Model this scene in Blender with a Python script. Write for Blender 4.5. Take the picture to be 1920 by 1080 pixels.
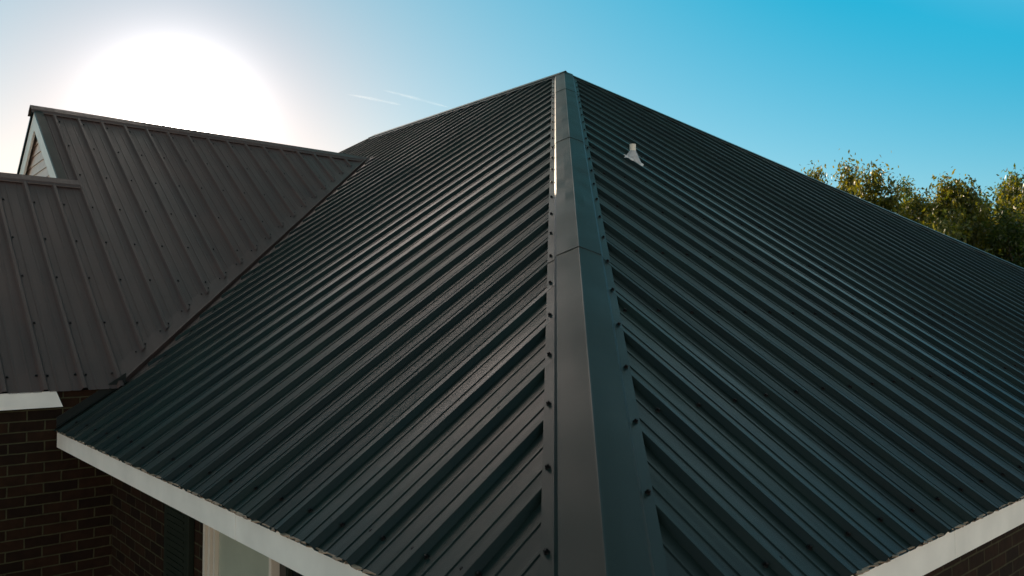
import bpy, bmesh, math, random
import numpy as np
from mathutils import Vector, Matrix

# ------------------------------------------------------------------ scene, camera, world, sun
S = bpy.context.scene
COL = S.collection
for o in list(bpy.data.objects):
    bpy.data.objects.remove(o)

CAM = Vector((-1.19724, -1.06103, 0.70180))
YAW, PIT, ROL, FPX = 0.849863, 0.041920, -0.001542, 1481.93
cd = bpy.data.cameras.new("camera")
cam = bpy.data.objects.new("camera", cd); COL.objects.link(cam)
fw = Vector((math.cos(YAW)*math.cos(PIT), math.sin(YAW)*math.cos(PIT), math.sin(PIT)))
rt = Vector((math.sin(YAW), -math.cos(YAW), 0)); up = rt.cross(fw)
r2 = math.cos(ROL)*rt + math.sin(ROL)*up; u2 = -math.sin(ROL)*rt + math.cos(ROL)*up
cam.matrix_world = Matrix(((r2.x, u2.x, -fw.x, CAM.x), (r2.y, u2.y, -fw.y, CAM.y),
                           (r2.z, u2.z, -fw.z, CAM.z), (0, 0, 0, 1)))
cd.sensor_width = 36; cd.lens = FPX/1920*36; cd.clip_start = 0.05; cd.clip_end = 30000
cd.dof.use_dof = True; cd.dof.focus_distance = 4.2; cd.dof.aperture_fstop = 10
S.camera = cam

SUNV = Vector((.307, .929, .228)).normalized()
SUN_EL = math.asin(SUNV.z)
SUN_AZ = math.atan2(SUNV.x, SUNV.y)      # from +Y towards +X

W = bpy.data.worlds.new("World"); S.world = W; W.use_nodes = True
nt = W.node_tree; nt.nodes.clear()
def N(t, **k):
    n = nt.nodes.new(t)
    for a, b in k.items(): setattr(n, a, b)
    return n
out = N('ShaderNodeOutputWorld'); bg = N('ShaderNodeBackground')
sky = N('ShaderNodeTexSky', sky_type='NISHITA', sun_disc=False)
sky.sun_elevation = SUN_EL; sky.sun_rotation = SUN_AZ
sky.air_density = 1.0; sky.dust_density = 0.15; sky.ozone_density = 3.0; sky.altitude = 0
tc = N('ShaderNodeTexCoord')
nrm = N('ShaderNodeVectorMath', operation='NORMALIZE'); nt.links.new(tc.outputs['Generated'], nrm.inputs[0])
dt = N('ShaderNodeVectorMath', operation='DOT_PRODUCT'); dt.inputs[1].default_value = SUNV
nt.links.new(nrm.outputs[0], dt.inputs[0])
cl = N('ShaderNodeMath', operation='MAXIMUM'); cl.inputs[1].default_value = 0
nt.links.new(dt.outputs['Value'], cl.inputs[0])
SKY_STR = 0.11
def vadd(a_, b_):
    q = N('ShaderNodeVectorMath', operation='ADD'); nt.links.new(a_, q.inputs[0]); nt.links.new(b_, q.inputs[1]); return q.outputs[0]
def lobe(src, n_, c_):
    pw_ = N('ShaderNodeMath', operation='POWER'); pw_.inputs[1].default_value = n_; nt.links.new(src, pw_.inputs[0])
    q = N('ShaderNodeVectorMath', operation='SCALE'); q.inputs[0].default_value = c_
    nt.links.new(pw_.outputs[0], q.inputs['Scale']); return q.outputs[0]
tint = N('ShaderNodeVectorMath', operation='MULTIPLY_ADD')         # air colour: the clear-sky model, balanced to this evening
tint.inputs[1].default_value = (.909, .529, .377); tint.inputs[2].default_value = (-1.222, .504, 1.327)
nt.links.new(sky.outputs[0], tint.inputs[0]); prev = tint.outputs[0]
for n_, c_ in ((3, (.480, .327, -.078)), (12, (.527, -.151, -.492)), (55, (-.089, -.468, -.435)), (220, (-.665, -.084, .190))):
    prev = vadd(prev, lobe(cl.outputs[0], n_, c_))
zs0 = N('ShaderNodeSeparateXYZ'); nt.links.new(nrm.outputs[0], zs0.inputs[0])
zc0 = N('ShaderNodeMath', operation='MAXIMUM'); zc0.inputs[1].default_value = 0; nt.links.new(zs0.outputs[2], zc0.inputs[0])
prev = vadd(prev, lobe(zc0.outputs[0], 1, (-.175, .335, .746)))
mxz = N('ShaderNodeVectorMath', operation='MAXIMUM'); mxz.inputs[1].default_value = (.06, .06, .06)
nt.links.new(prev, mxz.inputs[0]); prev = mxz.outputs[0]
zz_ = N('ShaderNodeSeparateXYZ'); nt.links.new(nrm.outputs[0], zz_.inputs[0])
zm_ = N('ShaderNodeMapRange', interpolation_type='SMOOTHSTEP'); zm_.inputs[1].default_value = .40; zm_.inputs[2].default_value = .85
nt.links.new(zz_.outputs[2], zm_.inputs[0])
zk_ = N('ShaderNodeMix', data_type='RGBA', blend_type='MULTIPLY'); zk_.inputs[7].default_value = (.9, .64, .40, 1)
zk2 = N('ShaderNodeMapRange', interpolation_type='SMOOTHSTEP'); zk2.inputs[1].default_value = .38; zk2.inputs[2].default_value = .62
nt.links.new(zz_.outputs[2], zk2.inputs[0]); nt.links.new(zk2.outputs[0], zk_.inputs[0]); nt.links.new(prev, zk_.inputs[6]); prev = zk_.outputs[2]
zs_ = N('ShaderNodeVectorMath', operation='SCALE'); zs_.inputs[0].default_value = (.55, .12, .0)
nt.links.new(zm_.outputs[0], zs_.inputs['Scale'])
za_ = N('ShaderNodeVectorMath', operation='ADD'); nt.links.new(prev, za_.inputs[0]); nt.links.new(zs_.outputs[0], za_.inputs[1]); prev = za_.outputs[0]
# added warm glow low in the sky away from the sun, lighting the fascias
dh = N('ShaderNodeVectorMath', operation='DOT_PRODUCT'); dh.inputs[1].default_value = Vector((SUNV.x, SUNV.y, 0)).normalized()
nt.links.new(nrm.outputs[0], dh.inputs[0])
mr = N('ShaderNodeMapRange', interpolation_type='SMOOTHSTEP'); mr.inputs[1].default_value = .5; mr.inputs[2].default_value = -.35
nt.links.new(dh.outputs['Value'], mr.inputs[0])
sp_ = N('ShaderNodeSeparateXYZ'); nt.links.new(nrm.outputs[0], sp_.inputs[0])
mz = N('ShaderNodeMapRange', interpolation_type='SMOOTHSTEP'); mz.inputs[1].default_value = .42; mz.inputs[2].default_value = .0
nt.links.new(sp_.outputs[2], mz.inputs[0])
mu = N('ShaderNodeMath', operation='MULTIPLY'); nt.links.new(mr.outputs[0], mu.inputs[0]); nt.links.new(mz.outputs[0], mu.inputs[1])
sc = N('ShaderNodeVectorMath', operation='SCALE'); sc.inputs[0].default_value = (12.0, 8.6, 6.2)
nt.links.new(mu.outputs[0], sc.inputs['Scale'])
ad = N('ShaderNodeVectorMath', operation='ADD'); nt.links.new(prev, ad.inputs[0]); nt.links.new(sc.outputs[0], ad.inputs[1]); prev = ad.outputs[0]
SKY_STR = 0.11
LOBES = ((300, 3.5, (1, .95, .92)), (600, 8, (1, .95, .92)), (1500, 120, (1, .86, .76)))   # bright air close round the sun
HIGH = Vector((.215, .745, .60)).normalized()      # added unseen sky lobe above the view, brightens the side roof's reflections
d3 = N('ShaderNodeVectorMath', operation='DOT_PRODUCT'); d3.inputs[1].default_value = Vector((.84, .13, .56)).normalized()   # added unseen pale sky lobe on the right, lights the front roof sheets
nt.links.new(nrm.outputs[0], d3.inputs[0])
c3_ = N('ShaderNodeMath', operation='MAXIMUM'); c3_.inputs[1].default_value = 0; nt.links.new(d3.outputs['Value'], c3_.inputs[0])
d2 = N('ShaderNodeVectorMath', operation='DOT_PRODUCT'); d2.inputs[1].default_value = HIGH
nt.links.new(nrm.outputs[0], d2.inputs[0])
c2_ = N('ShaderNodeMath', operation='MAXIMUM'); c2_.inputs[1].default_value = 0; nt.links.new(d2.outputs['Value'], c2_.inputs[0])
for src, n_, c_ in [(cl, a_, tuple(b_*x for x in c_)) for a_, b_, c_ in LOBES] + [(c2_, 160, (46, 36.0, 31.5)), (c3_, 90, (6, 7.4, 7.2))]:
    prev = vadd(prev, lobe(src.outputs[0], n_, c_))
bg.inputs[1].default_value = SKY_STR
nt.links.new(prev, bg.inputs[0]); nt.links.new(bg.outputs[0], out.inputs[0])

sd = bpy.data.lights.new("sun", 'SUN'); sd.energy = 5.0; sd.angle = math.radians(0.5); sd.color = (1, .80, .58)
sun = bpy.data.objects.new("sun", sd); COL.objects.link(sun)
sun.rotation_euler = SUNV.to_track_quat('Z', 'Y').to_euler(); sun.location = (10, 30, 12)

S.view_settings.view_transform = 'Standard'; S.view_settings.look = 'None'
S.view_settings.gamma = 1; S.view_settings.exposure = 1.0
S.render.engine = 'CYCLES'; S.cycles.max_bounces = 6; S.cycles.transparent_max_bounces = 12

# ------------------------------------------------------------------ materials
def mat(name, col, rough=.5, metal=0., spec=.5, var=0., vscale=3., bump=0., bscale=200., coat=0., trans=0., rvar=0., var2=None):
    m = bpy.data.materials.new(name); m.use_nodes = True
    t = m.node_tree; b = t.nodes['Principled BSDF']
    b.inputs['Base Color'].default_value = (*col, 1); b.inputs['Roughness'].default_value = rough
    b.inputs['Metallic'].default_value = metal; b.inputs['Specular IOR Level'].default_value = spec
    b.inputs['Coat Weight'].default_value = coat
    tcn = t.nodes.new('ShaderNodeTexCoord')
    if var:
        nz = t.nodes.new('ShaderNodeTexNoise'); nz.inputs['Scale'].default_value = vscale; nz.inputs['Detail'].default_value = 6
        t.links.new(tcn.outputs['Object'], nz.inputs['Vector'])
        cr = t.nodes.new('ShaderNodeValToRGB')
        c2 = var2 or tuple(min(1, x*(1+var)) for x in col)
        cr.color_ramp.elements[0].position = .35; cr.color_ramp.elements[1].position = .68
        cr.color_ramp.elements[0].color = (*[x*(1-var) for x in col], 1); cr.color_ramp.elements[1].color = (*c2, 1)
        t.links.new(nz.outputs[0], cr.inputs[0]); t.links.new(cr.outputs[0], b.inputs['Base Color'])
    if rvar:
        nz = t.nodes.new('ShaderNodeTexNoise'); nz.inputs['Scale'].default_value = 2.2; nz.inputs['Detail'].default_value = 5
        t.links.new(tcn.outputs['Object'], nz.inputs['Vector'])
        mr = t.nodes.new('ShaderNodeMapRange'); mr.inputs[3].default_value = rough-rvar; mr.inputs[4].default_value = rough+rvar
        mr.inputs[1].default_value = .3; mr.inputs[2].default_value = .7
        t.links.new(nz.outputs[0], mr.inputs[0]); t.links.new(mr.outputs[0], b.inputs['Roughness'])
    if bump:
        nz = t.nodes.new('ShaderNodeTexNoise'); nz.inputs['Scale'].default_value = bscale; nz.inputs['Detail'].default_value = 3
        t.links.new(tcn.outputs['Object'], nz.inputs['Vector'])
        bp = t.nodes.new('ShaderNodeBump'); bp.inputs['Strength'].default_value = bump; bp.inputs['Distance'].default_value = .002
        t.links.new(nz.outputs[0], bp.inputs['Height']); t.links.new(bp.outputs[0], b.inputs['Normal'])
    return m

def metal_mat(name, axis, col, rough, spec, ctr=2.0):
    m = bpy.data.materials.new(name); m.use_nodes = True; t = m.node_tree; b = t.nodes['Principled BSDF']; L = t.links.new
    def n(tp, **k):
        q = t.nodes.new(tp)
        for a, c in k.items(): setattr(q, a, c)
        return q
    b.inputs['Specular IOR Level'].default_value = spec
    tcn = n('ShaderNodeTexCoord'); sp = n('ShaderNodeSeparateXYZ'); L(tcn.outputs['Object'], sp.inputs[0])
    u = sp.outputs[axis]; v = sp.outputs[1-axis]
    fl = n('ShaderNodeMath', operation='MULTIPLY_ADD'); fl.inputs[1].default_value = 1/.9144; fl.inputs[2].default_value = .31; L(u, fl.inputs[0])
    ff = n('ShaderNodeMath', operation='FLOOR'); L(fl.outputs[0], ff.inputs[0])
    wn = n('ShaderNodeTexWhiteNoise', noise_dimensions='1D'); L(ff.outputs[0], wn.inputs['W'])
    def noise(su, sv, det=5, w=0):
        c = n('ShaderNodeCombineXYZ')
        for k, (src, sc_) in enumerate(((u, su), (v, sv))):
            q = n('ShaderNodeMath', operation='MULTIPLY'); q.inputs[1].default_value = sc_; L(src, q.inputs[0]); L(q.outputs[0], c.inputs[k])
        c.inputs[2].default_value = w
        q = n('ShaderNodeTexNoise'); q.inputs['Scale'].default_value = 1; q.inputs['Detail'].default_value = det; L(c.outputs[0], q.inputs['Vector']); return q.outputs[0]
    streak = noise(26, 1.6, 6); dust = noise(3, 2.2, 6, 5.)
    a1 = n('ShaderNodeMath', operation='MULTIPLY_ADD'); a1.inputs[1].default_value = .16; L(wn.outputs[0], a1.inputs[0])
    a2 = n('ShaderNodeMath', operation='MULTIPLY_ADD'); a2.inputs[1].default_value = .30; a2.inputs[2].default_value = rough-.27; L(streak, a2.inputs[0])
    a3 = n('ShaderNodeMath', operation='MULTIPLY_ADD'); a3.inputs[1].default_value = .14; L(dust, a3.inputs[0]); L(a2.outputs[0], a3.inputs[2])
    L(a3.outputs[0], a1.inputs[2]); L(a1.outputs[0], b.inputs['Roughness'])
    cr = n('ShaderNodeValToRGB'); cr.color_ramp.elements[0].position = .38; cr.color_ramp.elements[1].position = .74
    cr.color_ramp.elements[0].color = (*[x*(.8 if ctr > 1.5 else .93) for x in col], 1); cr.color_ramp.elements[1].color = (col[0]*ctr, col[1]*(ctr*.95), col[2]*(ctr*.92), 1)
    L(dust, cr.inputs[0]); L(cr.outputs[0], b.inputs['Base Color'])
    fine = n('ShaderNodeTexNoise'); fine.inputs['Scale'].default_value = 420; L(tcn.outputs['Object'], fine.inputs['Vector'])
    b1 = n('ShaderNodeBump'); b1.inputs['Strength'].default_value = .35; b1.inputs['Distance'].default_value = .002; L(fine.outputs[0], b1.inputs['Height'])
    can = noise(5.5, 3.0, 2, 9.)
    b2 = n('ShaderNodeBump'); b2.inputs['Strength'].default_value = .55; b2.inputs['Distance'].default_value = .010; L(can, b2.inputs['Height']); L(b1.outputs[0], b2.inputs['Normal'])
    L(b2.outputs[0], b.inputs['Normal'])
    return m
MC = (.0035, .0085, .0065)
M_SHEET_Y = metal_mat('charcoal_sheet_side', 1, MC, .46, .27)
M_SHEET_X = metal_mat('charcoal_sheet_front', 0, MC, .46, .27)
M_SHEET_W = metal_mat('glare_tinted_sheet_wing', 0, (.066, .042, .036), .50, .36, 1.25)  # charcoal sheet lightened and browned: lens glare painted into the wing's colour
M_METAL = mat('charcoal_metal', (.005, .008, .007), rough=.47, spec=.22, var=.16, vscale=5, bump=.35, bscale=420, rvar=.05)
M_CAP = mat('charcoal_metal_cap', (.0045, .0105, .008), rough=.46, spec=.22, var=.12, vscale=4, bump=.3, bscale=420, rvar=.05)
M_SCREW = mat('black_screw', (.004, .004, .004), rough=.5, spec=.15)
M_WHITE = mat('weathered_white_paint', (.84, .77, .70), rough=.55, var=.07, vscale=5, bump=.2, bscale=60)
M_DRIP = mat('brown_edge', (.30, .19, .12), rough=.7, var=.4, vscale=30)
M_SOFFIT = mat('soffit', (.30, .29, .27), rough=.8, var=.1)
M_SIDING = mat('siding', (.72, .60, .54), rough=.7, var=.06, vscale=10)
M_SHUT = mat('dark_green_paint', (.014, .018, .012), spec=.15, rough=.6, var=.1, bump=.2, bscale=80)
M_PANEL = mat('pale_green_panel', (.34, .35, .27), rough=.55, var=.1, vscale=3, bump=.2, bscale=60)
M_CASING = mat('casing_cream', (.60, .52, .43), rough=.5, var=.06)
M_DARK = mat('dark_glass', (.010, .012, .012), rough=.08, spec=.6)
M_PVC = mat('cream_pvc', (.66, .58, .47), rough=.45, var=.06, vscale=20)
M_BOOT = mat('grey_rubber_boot', (.40, .38, .37), rough=.6, var=.15, vscale=40, bump=.3, bscale=90)
M_SEAL = mat('sealant', (.62, .58, .56), rough=.6, var=.15, vscale=60, bump=.6, bscale=120)
M_DECK = mat('roof_deck', (.02, .018, .016), rough=.9)
M_BARK = mat('bark', (.07, .055, .04), rough=.9, var=.3, vscale=8, bump=.6, bscale=25)

def brick_mat():
    m = bpy.data.materials.new('brick'); m.use_nodes = True; t = m.node_tree; b = t.nodes['Principled BSDF']
    b.inputs['Roughness'].default_value = .9; b.inputs['Specular IOR Level'].default_value = .15
    tcn = t.nodes.new('ShaderNodeTexCoord'); sp = t.nodes.new('ShaderNodeSeparateXYZ'); cb = t.nodes.new('ShaderNodeCombineXYZ')
    ad = t.nodes.new('ShaderNodeMath'); t.links.new(tcn.outputs['Object'], sp.inputs[0])
    t.links.new(sp.outputs[0], ad.inputs[0]); t.links.new(sp.outputs[1], ad.inputs[1])
    t.links.new(ad.outputs[0], cb.inputs[0]); t.links.new(sp.outputs[2], cb.inputs[1])
    wob = t.nodes.new('ShaderNodeTexNoise'); wob.inputs['Scale'].default_value = 14
    t.links.new(cb.outputs[0], wob.inputs['Vector'])
    wm = t.nodes.new('ShaderNodeVectorMath'); wm.operation = 'MULTIPLY_ADD'
    wm.inputs[1].default_value = (.008, .006, 0)
    t.links.new(wob.outputs['Color'], wm.inputs[0]); t.links.new(cb.outputs[0], wm.inputs[2])
    br = t.nodes.new('ShaderNodeTexBrick'); br.inputs['Scale'].default_value = 1
    br.inputs['Brick Width'].default_value = .203; br.inputs['Row Height'].default_value = .0677
    br.inputs['Mortar Size'].default_value = .0048; br.inputs['Mortar Smooth'].default_value = .3; br.inputs['Bias'].default_value = -.1
    br.inputs['Color1'].default_value = (.034, .015, .007, 1); br.inputs['Color2'].default_value = (.014, .007, .004, 1)
    br.inputs['Mortar'].default_value = (.075, .066, .034, 1)
    t.links.new(wm.outputs[0], br.inputs['Vector'])
    nz = t.nodes.new('ShaderNodeTexNoise'); nz.inputs['Scale'].default_value = 22; nz.inputs['Detail'].default_value = 5
    t.links.new(tcn.outputs['Object'], nz.inputs['Vector'])
    mx = t.nodes.new('ShaderNodeMix'); mx.data_type = 'RGBA'; mx.blend_type = 'MULTIPLY'; mx.inputs[0].default_value = .7
    t.links.new(br.outputs['Color'], mx.inputs[6]); t.links.new(nz.outputs[0], mx.inputs[7])
    t.links.new(mx.outputs[2], b.inputs['Base Color'])
    bp = t.nodes.new('ShaderNodeBump'); bp.invert = True; bp.inputs['Strength'].default_value = .8; bp.inputs['Distance'].default_value = .006
    t.links.new(br.outputs['Fac'], bp.inputs['Height'])
    b2 = t.nodes.new('ShaderNodeBump'); b2.inputs['Strength'].default_value = .4; b2.inputs['Distance'].default_value = .003
    t.links.new(nz.outputs[0], b2.inputs['Height']); t.links.new(bp.outputs[0], b2.inputs['Normal'])
    t.links.new(b2.outputs[0], b.inputs['Normal'])
    return m
M_BRICK = brick_mat()

def leaf_mat(name, c1, c2):
    m = bpy.data.materials.new(name); m.use_nodes = True; t = m.node_tree; t.nodes.clear()
    o = t.nodes.new('ShaderNodeOutputMaterial'); d = t.nodes.new('ShaderNodeBsdfPrincipled'); tr = t.nodes.new('ShaderNodeBsdfTranslucent')
    d.inputs['Roughness'].default_value = .45; d.inputs['Specular IOR Level'].default_value = .4
    g = t.nodes.new('ShaderNodeNewGeometry'); cr = t.nodes.new('ShaderNodeValToRGB')
    cr.color_ramp.elements[0].color = (*c1, 1); cr.color_ramp.elements[1].color = (*c2, 1)
    t.links.new(g.outputs['Random Per Island'], cr.inputs[0])
    t.links.new(cr.outputs[0], d.inputs['Base Color'])
    br = t.nodes.new('ShaderNodeMix'); br.data_type = 'RGBA'; br.blend_type = 'MULTIPLY'; br.inputs[0].default_value = 1
    br.inputs[7].default_value = (2.3, 1.95, .40, 1); t.links.new(cr.outputs[0], br.inputs[6]); t.links.new(br.outputs[2], tr.inputs[0])
    mx = t.nodes.new('ShaderNodeMixShader'); mx.inputs[0].default_value = .45
    t.links.new(d.outputs[0], mx.inputs[1]); t.links.new(tr.outputs[0], mx.inputs[2]); t.links.new(mx.outputs[0], o.inputs[0])
    return m
M_LEAF_A = leaf_mat('leaf_olive', (.028, .048, .010), (.11, .105, .014))
M_LEAF_B = leaf_mat('leaf_dark', (.02, .042, .010), (.06, .085, .018))

# ------------------------------------------------------------------ helpers
def mesh_obj(name, verts, faces, m, parent=None, smooth=False):
    me = bpy.data.meshes.new(name); me.from_pydata([tuple(v) for v in verts], [], faces); me.update()
    if m: me.materials.append(m)
    if smooth:
        me.polygons.foreach_set('use_smooth', [True]*len(me.polygons))
    o = bpy.data.objects.new(name, me); COL.objects.link(o)
    if parent: o.parent = parent
    return o
class MB:
    def __init__(s): s.v = []; s.f = []
    def quad(s, a, b, c, d): n = len(s.v); s.v += [a, b, c, d]; s.f.append((n, n+1, n+2, n+3))
    def poly(s, p): n = len(s.v); s.v += list(p); s.f.append(tuple(range(n, n+len(p))))
    def box(s, x0, x1, y0, y1, z0, z1):
        n = len(s.v)
        s.v += [(x0,y0,z0),(x1,y0,z0),(x1,y1,z0),(x0,y1,z0),(x0,y0,z1),(x1,y0,z1),(x1,y1,z1),(x0,y1,z1)]
        s.f += [tuple(n+i for i in q) for q in ((0,3,2,1),(4,5,6,7),(0,1,5,4),(1,2,6,5),(2,3,7,6),(3,0,4,7))]
    def prism(s, prof, A, B):
        """prof: list of offset vectors (closed), swept from point A to B"""
        A = Vector(A); B = Vector(B); n = len(s.v); k = len(prof)
        s.v += [A+Vector(p) for p in prof] + [B+Vector(p) for p in prof]
        for i in range(k): j = (i+1) % k; s.f.append((n+i, n+j, n+k+j, n+k+i))
        s.f += [tuple(n+i for i in range(k))[::-1], tuple(n+k+i for i in range(k))]
    def tube(s, pts, rad, seg=8, caps=True):
        n0 = len(s.v)
        for i, p in enumerate(pts):
            p = Vector(p)
            d = (Vector(pts[min(i+1, len(pts)-1)]) - Vector(pts[max(i-1, 0)])).normalized()
            a = d.orthogonal().normalized(); b = d.cross(a)
            for k in range(seg):
                th = 2*math.pi*k/seg; s.v.append(p + rad[i]*(math.cos(th)*a + math.sin(th)*b))
        for i in range(len(pts)-1):
            for k in range(seg):
                j = (k+1) % seg; s.f.append((n0+i*seg+k, n0+i*seg+j, n0+(i+1)*seg+j, n0+(i+1)*seg+k))
        if caps:
            s.f.append(tuple(n0+k for k in range(seg))[::-1]); s.f.append(tuple(n0+(len(pts)-1)*seg+k for k in range(seg)))
    def build(s, name, m, parent=None, smooth=False, bevel=0):
        o = mesh_obj(name, s.v, s.f, m, parent, smooth)
        if bevel:
            b = o.modifiers.new('bevel', 'BEVEL'); b.width = bevel; b.segments = 2; b.limit_method = 'ANGLE'
        return o
def empty(name, loc=(0, 0, 0)):
    o = bpy.data.objects.new(name, None); COL.objects.link(o); o.location = loc; o.empty_display_size = .3
    return o
def tag(o, label=None, cat=None, group=None, kind=None):
    if label: o['label'] = label
    if cat: o['category'] = cat
    if group: o['group'] = group
    if kind: o['kind'] = kind
    return o

# ------------------------------------------------------------------ geometry constants (metres; z=0 is the main eave)
A_, B_ = 5.798, 5.8976          # plan position of the hip's top
T = .65724; TB = A_*T/B_        # slopes of the side roof and front roof
H = A_*T; YE = 10.4025
WS, WY, WZ = .75, 4.82, .2655   # wing roof: slope, eave y, eave z
RY = 8.37; RZ = WZ + WS*(RY-WY) # wing ridge
EY = 7.12; EZ = WZ + WS*(EY-WY) # low extension ridge
GX = .44                        # gable plane
GZ = -2.6                       # ground
PER = .2286
xval = lambda y: (WZ + WS*(y-WY))/T
yval = lambda x: WY + (T*x-WZ)/WS
yval2 = lambda x: 2*RY - yval(x)

house = empty('house', (0, 0, GZ))
tag(house, 'brick house under a hipped charcoal ribbed metal roof with white fascia and a gabled wing', 'house')
def HP(o): o.parent = house; o.matrix_parent_inverse = Matrix.Translation((0, 0, -GZ)); return o
_mesh_obj = mesh_obj
def part(name, mb, m, smooth=False, bevel=0, label=None):
    o = mb.build(name, m, None, smooth, bevel); HP(o)
    if label: o['label'] = label
    return o

# rib profile
def prof_points(c):
    R_ = [(-.024, 0), (-.0128, .0202), (-.0104, .0225), (.0104, .0225), (.0128, .0202), (.024, 0)]
    Mn = [(-.0085, 0), (-.0045, .0032), (.0045, .0032), (.0085, 0)]
    P = [(c+a, h) for a, h in R_]
    for k in (1/3, 2/3): P += [(c+k*PER+a, h) for a, h in Mn]
    return P
def slope(name, O, U, V, c0, u0, u1, lo, hi, kinks=(), m=None, hscale=1.0, off=0.0, seg=1, mb=None):
    """ribbed sheet: point = O + u U + v V + h N; lo(u), hi(u) give the v limits"""
    O, U, V = Vector(O), Vector(U).normalized(), Vector(V).normalized(); Nn = U.cross(V)
    if Nn.z < 0: Nn = -Nn
    k0 = math.floor((u0-c0)/PER)-1; k1 = math.ceil((u1-c0)/PER)+1
    P = []
    for k in range(k0, k1+1): P += prof_points(c0+k*PER)
    P.sort(); us = np.array([p[0] for p in P]); hs = np.array([p[1] for p in P])
    us = us.copy(); br = [float(u) for u in us if u0 < u < u1] + [u0, u1] + [k for k in kinks if u0 < k < u1] + [k-1e-4 for k in kinks if u0 < k < u1]
    br = sorted(set(br)); own = mb is None; mb = mb or MB()
    n0 = len(mb.v)
    cols = []
    for u in br:
        h = float(np.interp(u, us, hs))*hscale + off
        l, g = lo(u), hi(u); g = max(g, l)
        cols.append((u, h, l, g))
    for u, h, l, g in cols:
        for q in range(seg+1):
            v = l + (g-l)*q/seg
            mb.v.append(O + u*U + v*V + h*Nn)
    for i in range(len(cols)-1):
        if cols[i][3]-cols[i][2] < 1e-5 and cols[i+1][3]-cols[i+1][2] < 1e-5: continue
        for q in range(seg):
            a = n0+i*(seg+1)+q; b = n0+(i+1)*(seg+1)+q
            mb.f.append((a, b, b+1, a+1))
    if own: return part(name, mb, m or (M_SHEET_Y if abs(U.y) > .5 else M_SHEET_X))

def pw(pts):
    xs = [p[0] for p in pts]; ys = [p[1] for p in pts]
    return lambda u: float(np.interp(u, xs, ys))
kL = math.sqrt(1+T*T); kR = math.sqrt(1+TB*TB); kW = 1.25
CL = 4.215 - 20*PER; CR = .964; CW = -.072
VG = .085                      # plan gap of the ribbed sheets from the valley line
vdir = Vector((T, WS)).normalized()   # normal-ish helper
gx = VG*math.sqrt(1+(WS/T)**2); gy = VG*math.sqrt(1+(T/WS)**2)
xtop = xval(RY)
# side roof (left in the photo)
hiL = pw([(0, 0), (B_, A_), (YE, A_), (YE+B_, 0)])
yv0 = 4.84
loLx = pw([(0, 0), (yv0, 0), (yv0+1e-4, xval(yv0)+gx*.85), (RY, xtop+gx*.85), (2*RY-yv0, xval(yv0)+gx*.85), (2*RY-yv0+1e-4, 0), (YE+B_, 0)])
def loL(y):
    if yv0 < y < 2*RY-yv0: return loLx(y)*kL
    return -.018
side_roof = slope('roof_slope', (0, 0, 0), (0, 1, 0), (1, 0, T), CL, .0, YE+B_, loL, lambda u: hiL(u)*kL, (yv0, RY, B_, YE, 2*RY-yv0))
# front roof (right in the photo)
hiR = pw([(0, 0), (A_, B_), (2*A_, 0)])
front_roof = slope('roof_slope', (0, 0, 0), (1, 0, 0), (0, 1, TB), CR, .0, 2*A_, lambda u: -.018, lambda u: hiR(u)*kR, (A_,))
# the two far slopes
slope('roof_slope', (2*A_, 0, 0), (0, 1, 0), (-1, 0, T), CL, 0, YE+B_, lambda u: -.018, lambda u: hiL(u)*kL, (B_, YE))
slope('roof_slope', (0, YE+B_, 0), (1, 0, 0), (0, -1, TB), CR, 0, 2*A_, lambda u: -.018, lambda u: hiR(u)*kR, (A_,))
# wing roof, slope facing the camera, with the low extension in the same plane
XE = -3.6
def loW(x):
    if x < .405: return -.025*kW
    return (yval(x)-WY+gy)*kW
def hiW(x):
    return ((EY if x < GX else RY)-WY)*kW
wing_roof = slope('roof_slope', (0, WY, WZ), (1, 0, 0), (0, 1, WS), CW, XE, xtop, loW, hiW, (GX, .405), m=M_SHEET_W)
# wing far slope, extension far slope
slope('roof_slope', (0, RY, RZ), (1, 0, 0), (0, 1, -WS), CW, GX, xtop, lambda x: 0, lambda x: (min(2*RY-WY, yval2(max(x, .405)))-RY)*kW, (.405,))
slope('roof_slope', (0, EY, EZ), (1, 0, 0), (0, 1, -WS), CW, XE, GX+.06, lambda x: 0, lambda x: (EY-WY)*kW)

# deck just under the sheets keeps daylight out of the attic
dk = MB(); e = -.016
dk.poly([(.03, .03, .03*T+e), (A_, B_, H+e), (A_, YE, H+e), (.03, YE+B_-.03, .03*T+e)])
dk.poly([(.03, .03, .03*TB+e), (2*A_-.03, .03, .03*TB+e), (A_, B_, H+e)])
dk.poly([(2*A_-.03, .03, .03*T+e), (2*A_-.03, YE+B_-.03, .03*T+e), (A_, YE, H+e), (A_, B_, H+e)])
dk.poly([(.03, YE+B_-.03, .03*TB+e), (A_, YE, H+e), (2*A_-.03, YE+B_-.03, .03*TB+e)])
dk.poly([(XE+.03, WY+.02, WZ+.015+e), (.41, WY+.02, WZ+.015+e), (xtop, RY, RZ+e), (GX+.03, RY, RZ+e), (GX+.03, EY, EZ+e), (XE+.03, EY, EZ+e)])
dk.poly([(GX+.03, RY, RZ+e), (xtop, RY, RZ+e), (.41, 2*RY-WY, WZ+e), (GX+.03, 2*RY-WY, WZ+e)])
dk.poly([(XE+.03, EY, EZ+e), (GX+.05, EY, EZ+e), (GX+.05, 2*EY-WY, WZ+e), (XE+.03, 2*EY-WY, WZ+e)])
part('roof_deck', dk, M_DECK)

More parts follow.
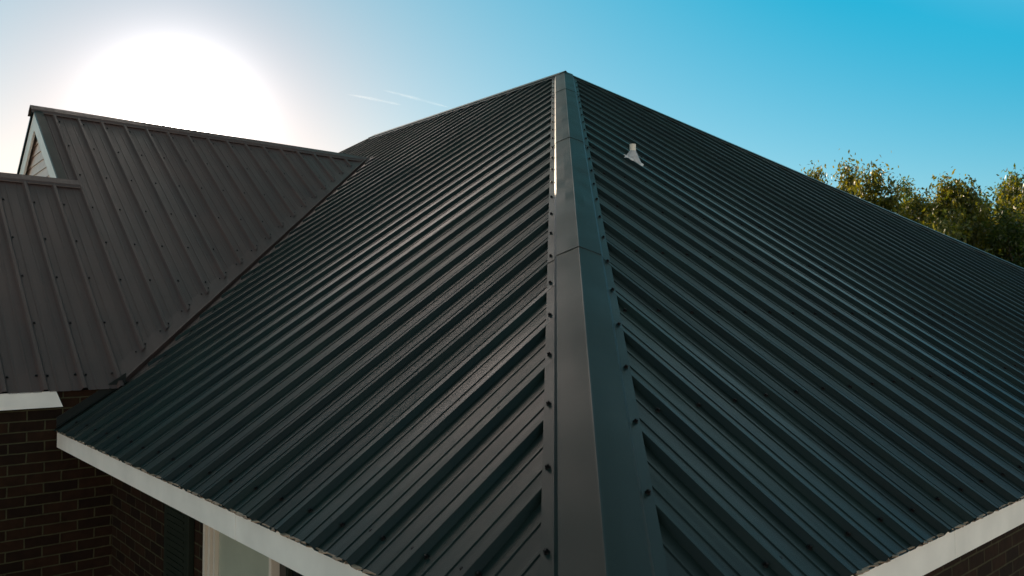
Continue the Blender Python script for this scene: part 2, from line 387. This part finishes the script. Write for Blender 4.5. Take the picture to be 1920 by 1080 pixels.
# ------------------------------------------------------------------ caps
rnd = random.Random(4)
def cap(name, P0, P1, zf, half=.152, step=.118, sh=.108, hf=.0255, ht=.043, hc=.037, seg=24, lift=(0, .0), wav=.0008, crump=None, m=None):
    """folded cap over a crest from P0 to P1 (plan), zf(x,y) = roof surface height"""
    P0 = Vector(P0); P1 = Vector(P1); d = (P1-P0); L = d.length; d = d/L; n = Vector((-d.y, d.x))
    cs = [(-half, hf-.009), (-half, hf), (-step, hf), (-sh, ht), (-sh*.5, None), (-.004, None), (0, hc), (.004, None), (sh*.5, None), (sh, ht), (step, hf), (half, hf), (half, hf-.009)]
    mb = MB()
    for i in range(seg+1):
        s_ = i/seg; p = P0 + d*(L*s_); z0 = zf(p.x, p.y)
        lf = lift[0]*(1-s_) + lift[1]*s_
        zs = zf(p.x+n.x*sh, p.y+n.y*sh)
        zs2 = zf(p.x-n.x*sh, p.y-n.y*sh)
        for w, hh in cs:
            q = p + n*w
            if hh is None:
                k = abs(w)/sh; ze = (zs if w > 0 else zs2) + ht
                z = (z0+hc)*(1-k) + ze*k + (-.0006 if abs(w) < .01 else 0)
                if crump and abs(w) > .01: z += crump(s_*L, w)
                if abs(w) > .01: z += wav*math.sin(s_*L*7.3+w*30)*math.sin(s_*L*2.9+1)
            elif w == 0: z = z0+hc
            else: z = zf(q.x, q.y)+hh
            mb.v.append((q.x, q.y, z+lf))
    k = len(cs)
    for i in range(seg):
        for j in range(k-1):
            a = i*k+j; mb.f.append((a, a+1, a+k+1, a+k))
    # folded thickness at the lower end
    for j in range(k-1):
        a = len(mb.v); v0, v1 = Vector(mb.v[j]), Vector(mb.v[j+1]); dz = Vector((0, 0, -.0028))
        mb.v += [v0, v1, v1+dz, v0+dz]; mb.f.append((a, a+1, a+2, a+3))
    return part(name, mb, m or M_CAP)
zmain = lambda x, y: min(T*x, TB*y, T*(2*A_-x), TB*(YE+B_-y), H)
def zhip(x, y): return min(T*x, TB*y)
def crump(s, w):
    r = 0
    for c, a, wd in ((3.05, .0035, .09), (3.35, -.003, .07), (3.75, .002, .08), (5.3, .002, .07), (5.8, .0018, .06)):
        r += a*math.exp(-((s-c-w*.8)/wd)**2)
    return r
js = [-.02, 1.56, 3.21, 4.86, A_+.03]
dn = math.hypot(A_, B_)/A_
for i in range(4):
    x0 = js[i]; x1 = js[i+1]+(.08 if i < 3 else 0)
    cap('hip_cap', (x0, x0*B_/A_), (x1, x1*B_/A_), zhip, seg=90, lift=(.003+.0004*i, .0), crump=(lambda s, w, b=x0*dn: crump(s+b, w)), wav=.0006)
cap('ridge_cap', (A_, B_-.03), (A_, YE+.03), lambda x, y: min(T*x, T*(2*A_-x)), lift=(.006, .006))
cap('hip_cap', (2*A_+.02, -.02), (A_, B_), lambda x, y: min(T*(2*A_-x), TB*y), lift=(.003, .001))
cap('hip_cap', (-.02, YE+B_+.02), (A_, YE), lambda x, y: min(T*x, TB*(YE+B_-y)), lift=(.003, .001))
cap('hip_cap', (2*A_+.02, YE+B_+.02), (A_, YE), lambda x, y: min(T*(2*A_-x), TB*(YE+B_-y)), lift=(.003, .001))
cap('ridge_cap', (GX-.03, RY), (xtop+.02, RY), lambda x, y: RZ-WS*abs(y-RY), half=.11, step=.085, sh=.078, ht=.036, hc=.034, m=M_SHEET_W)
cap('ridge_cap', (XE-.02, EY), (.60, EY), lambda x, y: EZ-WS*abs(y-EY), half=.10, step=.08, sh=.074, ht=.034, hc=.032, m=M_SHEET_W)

# ------------------------------------------------------------------ valley flashings
def valley(sign):
    mb = MB(); P0y = WY+.012; p0 = Vector((xval(P0y), P0y)); p1 = Vector((xtop, RY))
    if sign < 0: p0.y = 2*RY-p0.y; 
    d = (p1-p0).normalized(); n = Vector((-d.y, d.x))*(1 if sign > 0 else -1)     # n points to the wing side
    zw = lambda q: RZ-WS*abs(q.y-RY); zm = lambda q: T*q.x
    rows = []
    for i in range(41):
        p = p0 + (p1-p0)*(i/40); w = .0007*math.sin(i*1.3)
        a = p+n*.135; b = p+n*.012; b2 = p+n*.004; c = p-n*.006; c2 = p+n*.001; dd = p-n*.15
        rows.append([(a.x, a.y, zw(a)+.0025), (b.x, b.y, zw(b)+.014+w), (b2.x, b2.y, max(zw(b2), zm(b2))+.044+w), (c.x, c.y, zm(c)+.040+w), (c2.x, c2.y, zm(c2)+.0022), (dd.x, dd.y, zm(dd)+.0022)])
    k = 6
    for r in rows: mb.v += r
    for i in range(40):
        for j in range(k-1): a = i*k+j; mb.f.append((a, a+1, a+k+1, a+k))
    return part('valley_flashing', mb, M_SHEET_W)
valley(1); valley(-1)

# ------------------------------------------------------------------ fascias, drip edges, soffits
def fascia(x0, x1, y0, y1, z0=-.116, z1=-.010, label=None):
    mb = MB(); mb.box(x0, x1, y0, y1, z0, z1); return part('fascia_board', mb, M_WHITE, bevel=.002, label=label)
fascia(0, .020, 1.876, 4.805); fascia(0, .020, 0.0, 1.871)
fascia(.0205, 1.758, 0, .020); fascia(1.761, 5.6, 0, .020); fascia(5.603, 2*A_-.021, 0, .020)
fascia(2*A_-.020, 2*A_, 0, YE+B_-.021); fascia(.021, 2*A_, YE+B_-.020, YE+B_); fascia(0, .020, 11.92, YE+B_)
dmb = MB(); dmb.box(-.004, .022, -.004, 4.806, -.0095, -.0035); dmb.box(.0225, 2*A_, -.004, .022, -.0095, -.0035)
part('drip_edge', dmb, M_DRIP)
# ragged brown lip under the sheet edge, one strip
r_ = random.Random(9)
def lip(fn, u0, u1):
    mb = MB(); u = u0; pts = []
    while u < u1:
        pts.append((u, r_.choice([.003, .004, .006, .016, .018]))); u += r_.uniform(.008, .03)
    for u, d in pts: mb.v += [fn(u, -.004, -.0032), fn(u, -.006-d, -.0036), fn(u, -.006-d, -.0060), fn(u, -.004, -.0060)]
    for i in range(len(pts)-1):
        for j in range(3): a = i*4+j; mb.f.append((a, a+1, a+5, a+4))
    part('edge_strip', mb, M_DRIP)
lip(lambda u, d, z: (d, u, z), 0.0, 4.8); lip(lambda u, d, z: (u, d, z), 0.0, 2*A_)
wf = MB()
wf.v += [(XE, WY-.022, .150), (.030, WY-.022, .146), (-.012, WY-.022, .250), (XE, WY-.022, .256),
         (XE, WY-.002, .150), (.030, WY-.002, .146), (-.012, WY-.002, .250), (XE, WY-.002, .256)]
wf.f += [(0, 1, 2, 3), (7, 6, 5, 4), (0, 4, 5, 1), (1, 5, 6, 2), (2, 6, 7, 3), (3, 7, 4, 0)]
part('fascia_board', wf, M_WHITE, label='short white board under the edge of the wing roof')
sf = MB(); sf.box(.021, .45, .021, 4.82, -.114, -.104); sf.box(.451, 2*A_-.45, .021, .45, -.114, -.104)
sf.box(2*A_-.45, 2*A_-.021, .021, YE+B_-.021, -.114, -.104); sf.box(.021, 2*A_-.451, YE+B_-.45, YE+B_-.021, -.114, -.104)
part('soffit', sf, M_SOFFIT)

# ------------------------------------------------------------------ brick walls
WX = .35
def wall(x0, x1, y0, y1, z0, z1):
    mb = MB(); mb.box(x0, x1, y0, y1, z0, z1); return part('brick_wall', mb, M_BRICK)
# west wall with an opening for the patio door (y 1.30 .. 3.03)
mb = MB(); mb.box(WX, WX+.2, 3.03, 4.83, GZ, -.1145); mb.box(WX, WX+.2, WX, 1.30, GZ, -.1145); mb.box(WX, WX+.2, 1.30, 3.03, -.25, -.1145)
part('brick_wall', mb, M_BRICK)
wall(WX+.2, 2*A_-WX, WX, WX+.2, GZ, -.1145)
wall(2*A_-WX-.2, 2*A_-WX, WX+.2, YE+B_-WX-.2, GZ, -.1145)
wall(WX, 2*A_-WX, YE+B_-WX-.2, YE+B_-WX, GZ, -.1145)
# wing wall facing the camera, down the re-entrant corner, up to the wing eave
mb = MB(); mb.box(XE+.2, WX+.2, WY+.012, WY+.2, GZ, .245)
part('brick_wall', mb, M_BRICK)
wall(XE+.2, XE+.4, WY+.2, 2*EY-WY-.2, GZ, .23); wall(XE+.2, WX, 2*EY-WY-.2, 2*EY-WY-.01, GZ, .23)
wall(WX-.2, WX, 2*EY-WY+.0, 2*RY-WY-.2, GZ, .23); wall(WX-.2, WX+.4, 2*RY-WY-.2, 2*RY-WY-.01, GZ, .23)
wall(WX, WX+.2, 2*RY-WY, YE+B_-WX, GZ, -.1145)
# dark flashing where the side roof meets the wing wall
fl = MB(); fl.prism([(0, 0, 0), (0, -.03, .004), (0, -.03, .008), (0, -.004, .008), (0, -.004, .07), (0, 0, .07)], (.0, WY+.010, .004), (.42, WY+.010, .42*T+.004))
part('wall_flashing', fl, M_METAL)

# ------------------------------------------------------------------ shutter and patio door under the side eave
sh = MB(); sh.box(WX-.035, WX-.001, 3.27, 3.66, GZ+.15, -.118)
shutter = part('shutter', sh, M_SHUT, bevel=.004)
sl = MB(); z = -.17
while z > GZ+.25: sl.box(WX-.041, WX-.0355, 3.33, 3.60, z-.012, z); z -= .034
o = sl.build('slat_panel', M_SHUT); o.parent = shutter; 
dr = MB()
yc = 2.905
for (y0, y1, xo) in ((3.005, 3.03, .045), (2.975, 3.004, .030), (2.955, 2.974, .038), (2.925, 2.954, .022), (2.905, 2.924, .032)):
    dr.box(WX-xo, WX+.05, y0, y1, GZ, -.13)
dr.box(WX-.045, WX+.05, 1.30, 2.904, -.20, -.13)
door = part('patio_door', dr, M_CASING)
dp = MB(); dp.box(WX-.012, WX+.03, 2.31, 2.904, GZ, -.201)
o = dp.build('door_panel', M_PANEL, bevel=.003); o.parent = door
dp = MB(); dp.box(WX-.020, WX+.03, 2.285, 2.3095, GZ, -.201)
o = dp.build('door_stile', M_CASING, bevel=.002); o.parent = door
dg = MB(); dg.box(WX+.02, WX+.03, 1.30, 2.284, GZ, -.201)
o = dg.build('glass_panel', M_DARK); o.parent = door
dg = MB()
for k in range(6): dg.box(WX+.002, WX+.019, 2.16-k*.16, 2.185-k*.16, GZ, -.201)
o = dg.build('door_mullion', M_SHUT); o.parent = door

# ------------------------------------------------------------------ gable: siding, rake boards, rake trim
gs = MB(); gy0, gy1 = EY-.3, 2*RY-EY+.3
zz = EZ-.35; k = 0; sx = GX+.075
while zz < RZ-.03:
    z1 = min(zz+.105, RZ-.02)
    ya0 = RY-(RZ-.02-zz)/WS; yb0 = RY+(RZ-.02-zz)/WS; ya1 = RY-(RZ-.02-z1)/WS; yb1 = RY+(RZ-.02-z1)/WS
    gs.quad((sx-.012, ya0, zz), (sx-.012, yb0, zz), (sx, yb1, z1), (sx, ya1, z1))
    gs.quad((sx-.012, ya0, zz), (sx-.012, yb0, zz), (sx, yb0, zz-.0), (sx, ya0, zz-.0))
    zz = z1
part('gable_siding', gs, M_SIDING)
def rake(side):
    yl = EY if side < 0 else 2*RY-EY+.45
    ylow = Vector((GX+.012, yl, RZ-WS*abs(yl-RY)-.012)); top = Vector((GX+.012, RY, RZ-.012))
    mb = MB(); dd = .17
    v = [ylow, top, top-Vector((0, 0, dd*1.25)), ylow-Vector((0, 0, dd*1.25))]
    v += [p+Vector((.02, 0, 0)) for p in v]; mb.v = v
    mb.f = [(0, 1, 2, 3), (7, 6, 5, 4), (0, 4, 5, 1), (1, 5, 6, 2), (2, 6, 7, 3), (3, 7, 4, 0)]
    part('rake_board', mb, M_WHITE)
    mb = MB()
    a = [Vector((GX-.006, yl, RZ-WS*abs(yl-RY))), Vector((GX-.006, RY, RZ))]
    pr_ = [(0, 0, -.008), (0, 0, .026), (.075, 0, .026), (.075, 0, .021), (.006, 0, .021), (.006, 0, -.008)]
    mb.prism(pr_, a[0], a[1]); part('rake_trim', mb, M_CAP)
rake(-1); rake(1)

# ------------------------------------------------------------------ vent pipe through the front roof
def on_front(x, y, h=0): return Vector((x, y, TB*y)) + Vector((0, -TB, 1)).normalized()*h
vp = MB(); base = on_front(3.775, 3.10)
vt = empty('vent_pipe'); HP(vt); vt['label'] = 'cream vent pipe in a pale grey sealed boot on the front roof'
vp.tube([base+Vector((0, 0, -.05)), base+Vector((0, 0, .142)), base+Vector((0, 0, .142)), base+Vector((0, 0, .10))], [.0255, .0255, .021, .021], 20)
o = vp.build('pipe', M_PVC, vt, smooth=False)
bt = MB(); nn = Vector((0, -TB, 1)).normalized(); seg = 28; rings = []
Ux = Vector((1, 0, 0)); Vy = Vector((0, 1, TB)).normalized()
for t_, r0 in ((0, .082), (.12, .078), (.35, .062), (.65, .043), (.86, .031), (.95, .0285), (1.0, .0262)):
    ring = []
    for i in range(seg):
        th = 2*math.pi*i/seg
        lowp = on_front(3.775, 3.10, .012) + Ux*math.cos(th)*.072 + Vy*math.sin(th)*.080
        top = base+Vector((0, 0, .088)) + Vector((math.cos(th), math.sin(th), 0))*.0262
        k = t_
        p = lowp.lerp(top, k)
        rad = 1 - .05*math.sin(math.pi*k)
        axis = (base+nn*.012).lerp(base+Vector((0, 0, .088)), k)
        p = axis + (p-axis)*rad
        ring.append(p)
    rings.append(ring)
for rg in rings: bt.v += rg
for j in range(len(rings)-1):
    for i in range(seg):
        q = (i+1) % seg; bt.f.append((j*seg+i, j*seg+q, (j+1)*seg+q, (j+1)*seg+i))
bt.build('boot', M_BOOT, vt, smooth=True)
sq = MB(); r_ = random.Random(3); inner = []; outr = []; mid = []
for i in range(44):
    th = 2*math.pi*i/44; f_ = 1+.10*math.sin(th*9+.6)+r_.uniform(-.06, .06)
    c, s_ = math.cos(th), math.sin(th)
    def q(rx, ry, h):
        p = on_front(3.775, 3.10) + Ux*c*rx + Vy*s_*ry
        kk = round((p.x-CR)/PER); dx = abs(p.x-CR-kk*PER); hh = .019*max(0, min(1, (.022-dx)/.012))
        return p + nn*(h+hh)
    inner.append(q(.070, .076, .014)); mid.append(q(.079*f_, .086*f_, .010)); outr.append(q(.083*f_, .090*f_, .001))
sq.v = inner+mid+outr
for j in (0, 44):
    for i in range(44): k = (i+1) % 44; sq.f.append((j+i, j+k, j+44+k, j+44+i))
sq.build('sealant', M_SEAL, vt, smooth=True)
for ang in (-.5, -1.1):
    s3 = MB(); p = base + nn*.04 + Vector((math.cos(ang), math.sin(ang), 0))*.052
    s3.tube([p, p+Vector((math.cos(ang), math.sin(ang), .3))*.006], [.004, .003], 6); s3.build('boot_screw', M_SCREW, vt)

# ------------------------------------------------------------------ screws
def screw_mesh():
    mb = MB()
    mb.tube([(0, 0, 0), (0, 0, .0022)], [.0092, .0080], 12)
    n0 = len(mb.v); mb.tube([(0, 0, .0022), (0, 0, .0090), (0, 0, .0108)], [.0064, .0064, .0042], 6)
    me = bpy.data.meshes.new('screw'); me.from_pydata([tuple(v) for v in mb.v], [], mb.f); me.materials.append(M_SCREW); me.update()
    return me
SM = screw_mesh()
spots = []      # (position, normal)
rs = random.Random(12)
nL = Vector((-T, 0, 1)).normalized(); nR = Vector((0, -TB, 1)).normalized(); nW = Vector((0, -WS, 1)).normalized()
def add(p, n): spots.append((Vector(p), n))
ribsL = [CL+k*PER for k in range(-3, 75)]
for c in ribsL:
    if not (0.05 < c < YE+B_): continue
    for r, vv in enumerate([.10, .725, 1.353, 1.98, 2.6, 3.22, 3.85, 4.47, 5.1, 5.7, 6.3]):
        for sgn in ((-1, 1) if r == 0 else (1,)):
            y = c + sgn*.034 + rs.uniform(-.003, .003); v = vv + rs.uniform(-.008, .008)
            x = v/kL
            if x > hiL(y)-.12 or (yv0-.03 < y < 2*RY-yv0 and v < loL(y)+.05) or y < .05: continue
            add(Vector((x, y, T*x))+nL*.0005, nL)
ribsR = [CR+k*PER for k in range(-4, 50)]
for c in ribsR:
    if not (0.05 < c < 2*A_): continue
    for r, vv in enumerate([.105, .745, 1.365, 1.98, 2.6, 3.22, 3.85, 4.47, 5.1, 5.7, 6.3]):
        for sgn in ((-1, 1) if r == 0 else (-1,)):
            x = c + sgn*.034 + rs.uniform(-.003, .003); v = vv + rs.uniform(-.008, .008)
            y = v/kR
            if y > hiR(x)-.12 or x < .05 or math.hypot(x-3.775, y-3.1) < .12: continue
            add(Vector((x, y, TB*y))+nR*.0005, nR)
c = CW + math.ceil((XE-CW)/PER)*PER
while c < xtop:
    for r, vv in enumerate([.13, .715, 1.30, 1.85, 2.45, 3.05, 3.65, 4.2]):
        for sgn in ((-1, 1) if r == 0 else (1,)):
            x = c+sgn*.032; v = vv+rs.uniform(-.006, .006)
            if x > .40 and v < loW(x)+.09: continue
            if v > hiW(x)-.12: continue
            add(Vector((x, WY+v/kW, WZ+WS*v/kW))+nW*.0005, nW)
    # along the cut edge at the valley: one by the rib and one mid pan
    for dx in (.03, -.055):
        x = c+dx
        if .42 < x < xtop-.1:
            v = loW(x)+.045+rs.uniform(-.005, .005); add(Vector((x, WY+v/kW, WZ+WS*v/kW))+nW*.0005, nW)
    c += PER
# screws at the start of main ribs beside the valley
for c in ribsL:
    if yv0 < c < RY:
        x = xval(c)+gx*.85+.09; add(Vector((x, c-.03, T*x))+nL*.0005, nL)
# hip cap flange screws, one per rib on both flanges
h2 = Vector((A_, B_)).normalized(); p2 = Vector((-h2.y, h2.x))
for sgn, cc in ((1, ribsL), (-1, ribsR)):
    for c in cc:
        s0 = (c+.03-.095*sgn*(1 if sgn > 0 else -1)*.0)
        # plan point on the flange line where it crosses this rib
        w = .136*sgn
        s_ = (c+.03 - p2.y*w)/h2.y if sgn > 0 else (c+.0 - p2.x*w)/h2.x
        q = h2*s_ + p2*w
        if q.x < .0 or q.y < .0 or q.x > A_-.05 or q.y > B_-.05: continue
        add((q.x, q.y, (T*q.x if sgn > 0 else TB*q.y)+.0290), nL if sgn > 0 else nR)
def inview(p):
    d = p-CAM; z = d.dot(fw)
    if z < .2: return False
    x = FPX*d.dot(r2)/z; y = FPX*d.dot(u2)/z
    return abs(x) < 975 and abs(y) < 555
spots.sort(key=lambda s: (not inview(s[0]), (s[0]-CAM).length))
parents = {}
for i, (p, n) in enumerate(spots[:100]):
    o = bpy.data.objects.new('screw', SM); COL.objects.link(o); HP(o)
    o.matrix_basis = Matrix.Translation(p) @ n.to_track_quat('Z', 'Y').to_matrix().to_4x4() @ Matrix.Rotation(i*1.7, 4, 'Z') @ Matrix.Rotation(rs.uniform(-.06, .06), 4, 'X')
rest = MB()
base_v = [v.co.copy() for v in SM.vertices]; base_f = [tuple(p.vertices) for p in SM.polygons]
for i, (p, n) in enumerate(spots[100:]):
    if (p-CAM).length > 14: continue
    Mx = Matrix.Translation(p) @ n.to_track_quat('Z', 'Y').to_matrix().to_4x4() @ Matrix.Rotation(i*1.7, 4, 'Z')
    k = len(rest.v); rest.v += [Mx @ v for v in base_v]; rest.f += [tuple(k+j for j in f) for f in base_f]
o = part('roof_screws', rest, M_SCREW); o['kind'] = 'stuff'

# ------------------------------------------------------------------ ground
gm = mat('grass', (.045, .075, .022), rough=.9, var=.35, vscale=.6)
g = MB(); g.quad((-2500, -2500, GZ), (2500, -2500, GZ), (2500, 2500, GZ), (-2500, 2500, GZ))
tag(g.build('ground', gm), kind='structure')

# ------------------------------------------------------------------ trees
def tree(loc, height, crown_r, seed, lm, nleaf, leaf=.062, label='', airy=1.0, low=.25):
    r = random.Random(seed); rn = np.random.default_rng(seed)
    t = empty('tree', loc); tag(t, label, 'tree', 'trees beyond the roof')
    tr = MB(); tips = []
    th = height*.42
    trunk = [Vector((r.uniform(-.1, .1)*k, r.uniform(-.1, .1)*k, th*k/5)) for k in range(6)]
    tr.tube(trunk, [.20*(1-.09*k) for k in range(6)], 10)
    def branch(p, d, L, rad, depth):
        pts = [p]; n = 5
        for k in range(n):
            d = (d + Vector((r.uniform(-1, 1), r.uniform(-1, 1), r.uniform(-.5, .9)))*.20).normalized()
            pts.append(pts[-1]+d*L/n)
        tr.tube(pts, [rad*(1-.14*k) for k in range(n+1)], 5 if depth else 7, caps=False)
        if depth >= 3:
            tips.append((pts[2], pts[5])); return
        for k in range(r.randint(4, 5) if depth < 2 else 3):
            q = pts[r.randint(2, 5)]
            nd = (d*.8 + Vector((r.uniform(-1, 1), r.uniform(-1, 1), r.uniform(-.35, .8)))).normalized()
            branch(q, nd, L*r.uniform(.5, .68), rad*.5, depth+1)
        branch(pts[-1], d, L*.6, rad*.45, depth+1)
    for k in range(9):
        a = k*2.4+r.uniform(-.4, .4); el = r.uniform(.15, 1.25)
        q = trunk[min(5, 2+k//3)]
        branch(q, Vector((math.cos(a)*math.cos(el), math.sin(a)*math.cos(el), math.sin(el))), crown_r*r.uniform(.5, .85), .075, 1)
    o = tr.build('trunk', M_BARK, t, smooth=True)
    # leaves on the twigs
    T0 = np.array([a for a, b in tips]); T1 = np.array([b for a, b in tips])
    pick = rn.integers(0, len(tips), nleaf); f = rn.random((nleaf, 1))**.8
    wgt = rn.random(len(tips))
    pos = T0[pick]*(1-f) + T1[pick]*f + rn.normal(0, .15*airy, (nleaf, 3))
    nrmv = rn.normal(0, 1, (nleaf, 3)); nrmv /= np.linalg.norm(nrmv, axis=1)[:, None]
    tan = np.cross(nrmv, rn.normal(0, 1, (nleaf, 3))); tan /= np.linalg.norm(tan, axis=1)[:, None]
    bi = np.cross(nrmv, tan); sz = leaf*rn.uniform(.6, 1.25, (nleaf, 1))
    a = pos - tan*sz; b = pos + bi*sz*.42 + nrmv*sz*.12; c = pos + tan*sz; d = pos - bi*sz*.42 + nrmv*sz*.12
    V = np.stack([a, b, c, d], 1).reshape(-1, 3)
    me = bpy.data.meshes.new('crown'); me.vertices.add(nleaf*4); me.vertices.foreach_set('co', V.ravel())
    top = V[V[:, 2] > np.percentile(V[:, 2], 99.5)].mean(0); t.location = (loc[0]-top[0], loc[1]-top[1], loc[2])
    KZ = height/np.percentile(V[:, 2], 99.95); V[:, 2] *= KZ; me.vertices.foreach_set('co', V.ravel()); o.scale = (1, 1, KZ)
    me.loops.add(nleaf*4); me.loops.foreach_set('vertex_index', np.arange(nleaf*4))
    me.polygons.add(nleaf); me.polygons.foreach_set('loop_start', np.arange(0, nleaf*4, 4)); me.polygons.foreach_set('loop_total', np.full(nleaf, 4))
    me.update(); me.materials.append(lm)
    o = bpy.data.objects.new('crown', me); COL.objects.link(o); o.parent = t
    return t
def at(px, dist):      # ground point under the picture column px at a distance
    d = (fw + r2*((px-960)/FPX)); d.z = 0; d.normalize(); return (CAM.x+d.x*dist, CAM.y+d.y*dist, GZ)
def hgt(py, dist): return (602-py)/FPX*dist*1.0 + CAM.z - GZ
TREES = [(1572, 27, 300, 1.9, M_LEAF_A, 40000, 'loose-topped olive tree, the one standing farthest to the left beyond the roof'),
         (1640, 24, 312, 2.0, M_LEAF_A, 46000, 'tallest open-crowned tree, whose top splits into separate sprays of leaves'),
         (1700, 31, 342, 3.2, M_LEAF_B, 70000, 'darker green tree behind the gap between the tall open tree and the broad golden one'),
         (1735, 25, 365, 2.4, M_LEAF_A, 52000, 'lower olive tree just left of the broad golden one'),
         (1820, 27, 345, 2.6, M_LEAF_A, 70000, 'broad crown glowing golden in the low sun, near the right edge'),
         (1885, 31, 350, 2.6, M_LEAF_B, 60000, 'dark tree rising behind the right shoulder of the golden crown'),
         (1950, 26, 400, 3.0, M_LEAF_B, 60000, 'dark tree cut off by the right edge of the photo')]
for i, (px, dist, py, cr_, lm, n, lb) in enumerate(TREES):
    hh = hgt(py+26, dist)
    tree(at(px, dist), hh, cr_, 20+i, lm, n, label=lb)

# ------------------------------------------------------------------ two faint contrails, ice cloud nine kilometres up
cm = bpy.data.materials.new('ice_cloud'); cm.use_nodes = True; t = cm.node_tree; t.nodes.clear()
o_ = t.nodes.new('ShaderNodeOutputMaterial'); tp = t.nodes.new('ShaderNodeBsdfTransparent'); df = t.nodes.new('ShaderNodeBsdfTranslucent')
df.inputs[0].default_value = (.9, .9, .9, 1)
mx_ = t.nodes.new('ShaderNodeMixShader'); tcn = t.nodes.new('ShaderNodeTexCoord'); nz = t.nodes.new('ShaderNodeTexNoise'); nz.inputs['Scale'].default_value = .0035; nz.inputs['Detail'].default_value = 6
t.links.new(tcn.outputs['Object'], nz.inputs['Vector'])
lw = t.nodes.new('ShaderNodeLayerWeight'); lw.inputs[0].default_value = .5
iv = t.nodes.new('ShaderNodeMath'); iv.operation = 'SUBTRACT'; iv.inputs[0].default_value = 1; t.links.new(lw.outputs['Facing'], iv.inputs[1])
mr_ = t.nodes.new('ShaderNodeMapRange'); mr_.inputs[1].default_value = .30; mr_.inputs[2].default_value = .75; mr_.inputs[3].default_value = .01; mr_.inputs[4].default_value = .05
t.links.new(nz.outputs[0], mr_.inputs[0])
ml = t.nodes.new('ShaderNodeMath'); ml.operation = 'MULTIPLY'; t.links.new(mr_.outputs[0], ml.inputs[0]); t.links.new(iv.outputs[0], ml.inputs[1])
t.links.new(ml.outputs[0], mx_.inputs[0]); t.links.new(tp.outputs[0], mx_.inputs[1]); t.links.new(df.outputs[0], mx_.inputs[2]); t.links.new(mx_.outputs[0], o_.inputs[0])
def raydir(px, py): return (fw + r2*((px-960)/FPX) - u2*((py-540)/FPX)).normalized()
for (a, b, lb) in (((718, 169), (842, 201), 'thin white contrail, the longer one ending nearest the main roof ridge'), ((652, 177), (752, 196), 'short faint contrail, the one nearer the sun')):
    p0, p1 = raydir(*a), raydir(*b); k = 2600/p0.z; P0 = CAM+p0*k; P1 = CAM+p1*(2600/p1.z)
    mb = MB(); pts = []; rad = []
    for i in range(25):
        f = i/24; pts.append(P0.lerp(P1, f)+Vector((0, 0, 3*math.sin(f*5)))); rad.append(2+19*math.sin(math.pi*f)**.7*(.85+.15*math.sin(f*17)))
    mb.tube(pts, rad, 12); o = mb.build('contrail', cm, smooth=True); tag(o, lb, 'contrail', 'contrails in the clear sky')
